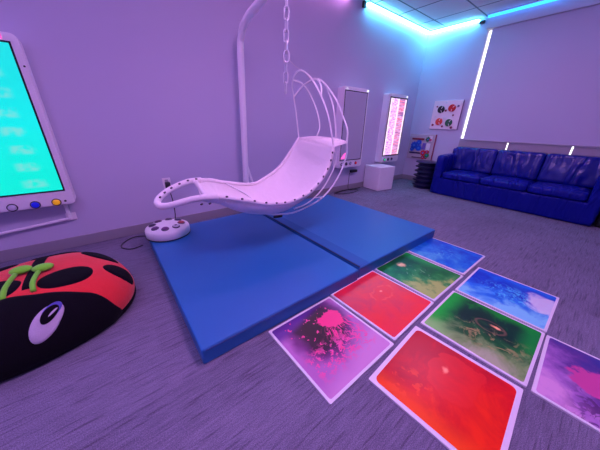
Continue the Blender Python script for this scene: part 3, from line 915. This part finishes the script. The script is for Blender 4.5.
whites = both(-.022, -.748, (.142, .068), (-.032, .066), .024, 'eye', WHT, edge=.12, shift=-.13)
for e, ref in zip(whites, (False, True)):
    def one(u, v, A_, B_, puff, name, m, edge):
        if ref:
            m_ = mirror(u, v)
            f = lambda q: tuple(a-b_ for a, b_ in zip(mirror(u+q[0], v+q[1]), m_))
            return disc(m_[0]-.13, m_[1]+.0195, f(A_), f(B_), puff, name, m, e, edge)
        return disc(u, v, A_, B_, puff, name, m, e, edge)
    one(.030, -.708, (.086, .040), (-.014, .040), .0275, 'iris', EYB, .08)
    one(.012, -.722, (.078, .036), (-.014, .036), .0298, 'pupil', BLK, .08)
    one(.034, -.722, (.046, .020), (.002, -.007), .0325, 'eye_highlight', WHT, .2)
# feelers lying back over the wings
for pts, bl in (([(-.545, 1.60, .305), (-.545, 1.66, .322), (-.538, 1.73, .328), (-.528, 1.795, .330)], (-.512, 1.835, .333)),
                ([(-.440, 1.60, .305), (-.445, 1.65, .322), (-.442, 1.71, .328), (-.435, 1.76, .330)], (-.420, 1.80, .333))):
    f = part('feeler', tb(pts, .0110, 10, 6), GRN, lb, True)
    bm = bmesh.new(); bmesh.ops.create_uvsphere(bm, u_segments=20, v_segments=12, radius=1)
    for v in bm.verts: v.co = Vector((bl[0]+v.co.x*.046, bl[1]+v.co.y*.034, bl[2]+v.co.z*.020))
    part('feeler_tip', bm, GRN, f, True)

# ------------------------------------------------------------------ white cube seat
b = bx(-.19, .19, -.19, .19, 0, .425, .014, 4)
cu = thing('cube_seat', 'glossy white cube seat standing in front of the pink striped screen', 'cube seat', (3.972, 2.642, 0), math.radians(-8.5))
cube_m = mat('cube_white', (.90, .87, .90, 1), .35)
obj('body', b, cube_m, cu)
obj('foot_plate', bx(-.15, .15, -.15, .15, -.0, .006), blk, cu)

# ------------------------------------------------------------------ stack of navy floor seats
navy = mat('navy_plastic', (.010, .012, .075, 1), .35)
names = ['topmost navy round stool of the stack beside the sofa', 'second navy round stacking stool from the top of the stack', 'third navy round stacking stool from the top of the stack',
         'third navy round stacking stool from the bottom of the stack', 'second navy round stacking stool from the bottom of the stack', 'bottom navy round stool of the stack, on the carpet']
sx, sy2 = 4.79, 2.165
pitch = .083
proto = None
for k in range(6):
    z = (5-k)*pitch
    if proto is None:
        t = thing('stacking_stool', names[k], 'stool', (sx, sy2, z), 0, 'stacked navy stools')
        obj('shell', lathe(bmesh.new(), [(0, 0), (.135, 0), (.150, .012), (.150, .040), (.165, .055), (.202, .062), (.208, .070), (.200, .077), (0, .0815)], 40), navy, t, True)
        obj('foot_ring', lathe(bmesh.new(), [(.150, .004), (.162, .006), (.162, .018), (.150, .022)], 40), navy, t, True)
        proto = t
    else:
        t = copy_tree(proto); t['label'] = names[k]
    t.location = (sx+.006*math.sin(k*2.1), sy2+.006*math.cos(k*1.7), z)

# ------------------------------------------------------------------ sofa
c = NT('blue_vinyl', .30)
P = c.tc.outputs['Object']
c.b.inputs['Base Color'].default_value = (.003, .008, .24, 1)
mp = c.node('ShaderNodeMapping'); c.put(mp.inputs['Vector'], P); mp.inputs['Scale'].default_value = (1.0, 2.6, .7); mp.inputs['Rotation'].default_value = (.35, 0, 0)
w1 = c.noise(mp.outputs[0], 2.6, 3, .5, .8)
c.bump(c.math('ABSOLUTE', c.math('SUBTRACT', w1, .5)), 1.0, .09)
c.b.inputs['Specular IOR Level'].default_value = .22
SOFA = c.m
c = NT('blue_vinyl_creased', .24)
P = c.tc.outputs['Object']
c.b.inputs['Base Color'].default_value = (.003, .009, .22, 1)
c.b.inputs['Specular IOR Level'].default_value = .5
mp = c.node('ShaderNodeMapping'); c.put(mp.inputs['Vector'], P); mp.inputs['Scale'].default_value = (1.0, 3.4, .9); mp.inputs['Rotation'].default_value = (.45, 0, 0)
wr_ = c.noise(mp.outputs[0], 1.9, 1, .4, .5)
c.bump(c.math('ABSOLUTE', c.math('SUBTRACT', wr_, .5)), .8, .09)
SOFAB = c.m
sf = thing('sofa', 'long blue vinyl three-seat sofa under the pale window shade', 'sofa', (4.85, .92, 0))
Y0, Y1 = -.085, 1.905; XF = 4.50; XBk = 5.185
def soft(bm, amp, sc, seed):
    for v in bm.verts:
        n = mnoise.noise(v.co*sc+Vector((seed, seed*.7, 0)))
        v.co += Vector((n, n*.3, n*.6))*amp
    return bm
def cushion(x0, x1, y0, y1, z0, z1, bev, crown, seed, wr=0.0, axis='z', tilt=0.0):
    bm = bx(0, 1, 0, 1, 0, 1)
    bmesh.ops.subdivide_edges(bm, edges=bm.edges[:], cuts=14, use_grid_fill=True)
    sx_, sy3, sz = x1-x0, y1-y0, z1-z0
    for v in bm.verts:
        a, b_, c_ = v.co.x*2-1, v.co.y*2-1, v.co.z*2-1
        p = Vector((a*sx_/2, b_*sy3/2, c_*sz/2))
        # rounded box
        r = bev
        q = Vector((max(-sx_/2+r, min(sx_/2-r, p.x)), max(-sy3/2+r, min(sy3/2-r, p.y)), max(-sz/2+r, min(sz/2-r, p.z))))
        d = p-q
        if d.length > 1e-9: p = q+d.normalized()*min(r, d.length*1.0 if d.length < r else r)
        k = (1-a*a)*(1-b_*b_) if axis == 'z' else (1-c_*c_)*(1-b_*b_)
        if axis == 'z': p.z += crown*k*(1 if c_ > 0 else 0)
        else: p.x -= crown*k*(1 if a < 0 else 0)
        if wr:
            f = mnoise.noise(Vector((b_*2.2+seed, c_*.9+b_*.6, seed)))
            g = mnoise.noise(Vector((b_*5.0+c_*1.8+seed*2, c_*1.1, seed+4)))
            w = wr*(1-abs(f)*2.2)+wr*.6*(1-abs(g)*2.0)
            if axis == 'x' and a < -.5: p.x -= w*(1-b_*b_)**.5
            if axis == 'z' and c_ > .5: p.z += w*.4
        p.x += tilt*(c_+1)/2
        v.co = Vector(((x0+x1)/2, (y0+y1)/2, (z0+z1)/2))+p
    return bm
part('base', cushion(XF, XBk, Y0+.01, Y1-.01, .006, .285, .012, 0, 1.0), SOFA, sf, True)
part('arm', cushion(XF-.006, XBk, Y1-.135, Y1, .006, .655, .035, .012, 2.0, .004), SOFA, sf, True)
part('arm', cushion(XF-.006, XBk, Y0, Y0+.135, .006, .655, .035, .012, 3.0, .004), SOFA, sf, True)
part('backrest', cushion(5.06, XBk, Y0+.01, Y1-.01, .25, .755, .03, 0, 4.0), SOFA, sf, True)
ys = [Y0+.137, Y0+.137+(Y1-Y0-.274)/3, Y0+.137+2*(Y1-Y0-.274)/3, Y1-.137]
for k in range(3):
    part('seat_cushion', cushion(XF-.012, 5.0, ys[k]+.002, ys[k+1]-.002, .286, .392, .038, .022, 5.0+k, .004), SOFA, sf, True)
for k in range(3):
    part('back_cushion', cushion(4.925, 5.10, ys[k]-(.06 if k == 0 else 0)+.002, ys[k+1]+(.06 if k == 2 else 0)-.002, .398, .785, .03, .012, 9.3+k*1.7, .016, 'x', .06), SOFAB, sf, True)
part('foot', bx(XF+.05, XF+.10, Y1-.10, Y1-.05, 0, .0065), blk, sf)
part('foot', bx(XF+.05, XF+.10, Y0+.05, Y0+.10, 0, .0065), blk, sf)
bk = thing('storage_bin', 'black storage bin at the right edge beyond the end of the sofa', 'bin', (4.85, -.36, 0))
part('tub', bx(4.58, 5.12, -.62, -.10, 0, .50, .02), blk, bk)
part('lid', bx(4.565, 5.135, -.635, -.095, .50, .53, .008), blk, bk)

# ------------------------------------------------------------------ activity boards on the right wall
board_m = mat('board_pink_white', (.92, .74, .80, 1), .45)
bd = thing('mounted_activity_board', 'square pale pink board with four turning discs, on the wall beside the window', 'activity board', (XR, 2.22, 1.31))
part('panel', bx(XR-.03, XR-.002, 1.972, 2.475, 1.062, 1.556, .006), board_m, bd)
part('edge_trim', bx(XR-.032, XR-.002, 1.966, 1.972, 1.062, 1.556), mat('board_edge', (.25, .15, .28, 1), .5), bd)
RM = Matrix.Rotation(-PI/2, 4, 'Y')
def knob(par, name, y, z, r, m, d=.02, base=XR-.03):
    return part(name, lathe(bmesh.new(), [(0, 0), (r, 0), (r, d*.7), (r*.85, d), (0, d)], 24, Matrix.Translation((base, y, z)) @ RM), m, par)
dk = mat('disc_black', (.008, .010, .02, 1), .4); dr = mat('disc_red', (.66, .012, .02, 1), .4); dr2 = mat('disc_light_red', (.80, .05, .04, 1), .4); dg = mat('disc_green', (.012, .11, .045, 1), .4)
wh = mat('marker_white', (.8, .72, .78, 1), .4)
for y, z, m, a in ((2.322, 1.405, dk, .5), (2.135, 1.425, dr, .9), (2.315, 1.195, dr2, .4), (2.135, 1.178, dg, .6)):
    d = knob(bd, 'disc', y, z, .062, m)
    for q in (0, 2.2):
        Mt = Matrix.Translation((XR-.0505, y, z)) @ Matrix.Rotation(a+q, 4, 'X')
        part('disc_marker', bx(-.002, .002, -.0045, .0045, .018, .060, M=Mt), board_m, d)
maroon = mat('peg_maroon', (.25, .01, .06, 1), .4)
for y, z, r, m in ((2.405, 1.455, .014, maroon), (2.235, 1.385, .018, maroon), (2.245, 1.515, .020, wh), (2.035, 1.455, .018, mat('peg_violet', (.12, .06, .22, 1), .4)), (2.09, 1.305, .015, maroon),
                   (2.232, 1.262, .020, wh), (2.405, 1.275, .020, wh), (2.42, 1.135, .020, maroon), (2.238, 1.112, .017, maroon), (2.075, 1.095, .022, maroon)):
    knob(bd, 'peg', y, z, r, m, .014)

bd = thing('mounted_gear_board', 'small busy board with blue gears and red shapes above the stacked navy stools', 'activity board', (XR, 2.57, .70))
part('panel', bx(XR-.03, XR-.002, 2.312, 2.835, .462, .955, .005), mat('gear_board_grey', (.50, .44, .50, 1), .4), bd)
part('edge_trim', bx(XR-.034, XR-.002, 2.303, 2.312, .455, .960), mat('edge_red', (.35, .03, .10, 1), .4), bd)
part('red_bar', bx(XR-.048, XR-.030, 2.52, 2.775, .845, .882, .004), mat('bar_red', (.22, .012, .04, 1), .4), bd)
part('dark_bar', bx(XR-.046, XR-.030, 2.55, 2.79, .575, .602, .004), mat('bar_navy', (.02, .02, .10, 1), .4), bd)
part('lower_bar', bx(XR-.042, XR-.030, 2.40, 2.72, .488, .506, .004), mat('bar_plum', (.10, .02, .08, 1), .4), bd)
gear_b = mat('gear_blue', (.012, .10, .62, 1), .35)
def gear(y, z, r, m, teeth=10, d=.022, base=XR-.03):
    pts = []
    for k in range(teeth*4):
        a = 2*PI*k/(teeth*4); rr = r if (k % 4) in (0, 1) else r*.80
        pts.append((rr*math.cos(a), rr*math.sin(a)))
    g = part('gear', prism(bmesh.new(), pts, 0, d, Matrix.Translation((base, y, z)) @ RM), m, bd)
    part('hub', lathe(bmesh.new(), [(0, 0), (r*.28, 0), (r*.28, .008), (0, .008)], 16, Matrix.Translation((base-d, y, z)) @ RM), mat('gear_hub', (.05, .25, .75, 1), .4), g)
    return g
gear(2.705, .735, .078, gear_b); gear(2.605, .690, .064, gear_b); gear(2.615, .795, .055, gear_b); gear(2.74, .66, .045, gear_b)
gm = mat('shape_white', (.85, .82, .9, 1), .3)
part('white_figure', bx(XR-.050, XR-.030, 2.375, 2.455, .650, .790, .010), gm, bd)
part('white_figure', bx(XR-.046, XR-.030, 2.36, 2.43, .820, .935, .008), gm, bd)
part('violet_block', bx(XR-.046, XR-.030, 2.47, 2.535, .665, .79, .006), mat('block_violet', (.16, .10, .50, 1), .4), bd)
gear(2.44, .865, .050, mat('gear_green', (.03, .16, .08, 1), .4), 8)
gear(2.39, .855, .026, mat('gear_red', (.6, .01, .05, 1), .4), 6, .03)
gear(2.49, .600, .058, mat('gear_red', (.6, .01, .05, 1), .4), 8)
gear(2.41, .625, .040, mat('gear_red', (.6, .01, .05, 1), .4), 7)
gear(2.405, .560, .045, mat('gear_leaf', (.01, .35, .10, 1), .4), 8)
gear(2.475, .515, .042, mat('gear_red', (.6, .01, .05, 1), .4), 8)

# ------------------------------------------------------------------ daylight outside and colour management
wd = bpy.data.worlds.new('daylight'); S.world = wd; wd.use_nodes = True
bg = wd.node_tree.nodes['Background']; bg.inputs[0].default_value = (.93, .92, 1.0, 1); bg.inputs[1].default_value = 3.0
S.view_settings.view_transform = 'Standard'; S.view_settings.look = 'None'
S.view_settings.exposure = 0.0; S.view_settings.gamma = 1.0
S.view_settings.use_curve_mapping = False
S.cycles.use_denoising = True
S.cycles.max_bounces = 8; S.cycles.diffuse_bounces = 5
S.cycles.sample_clamp_indirect = 6.0
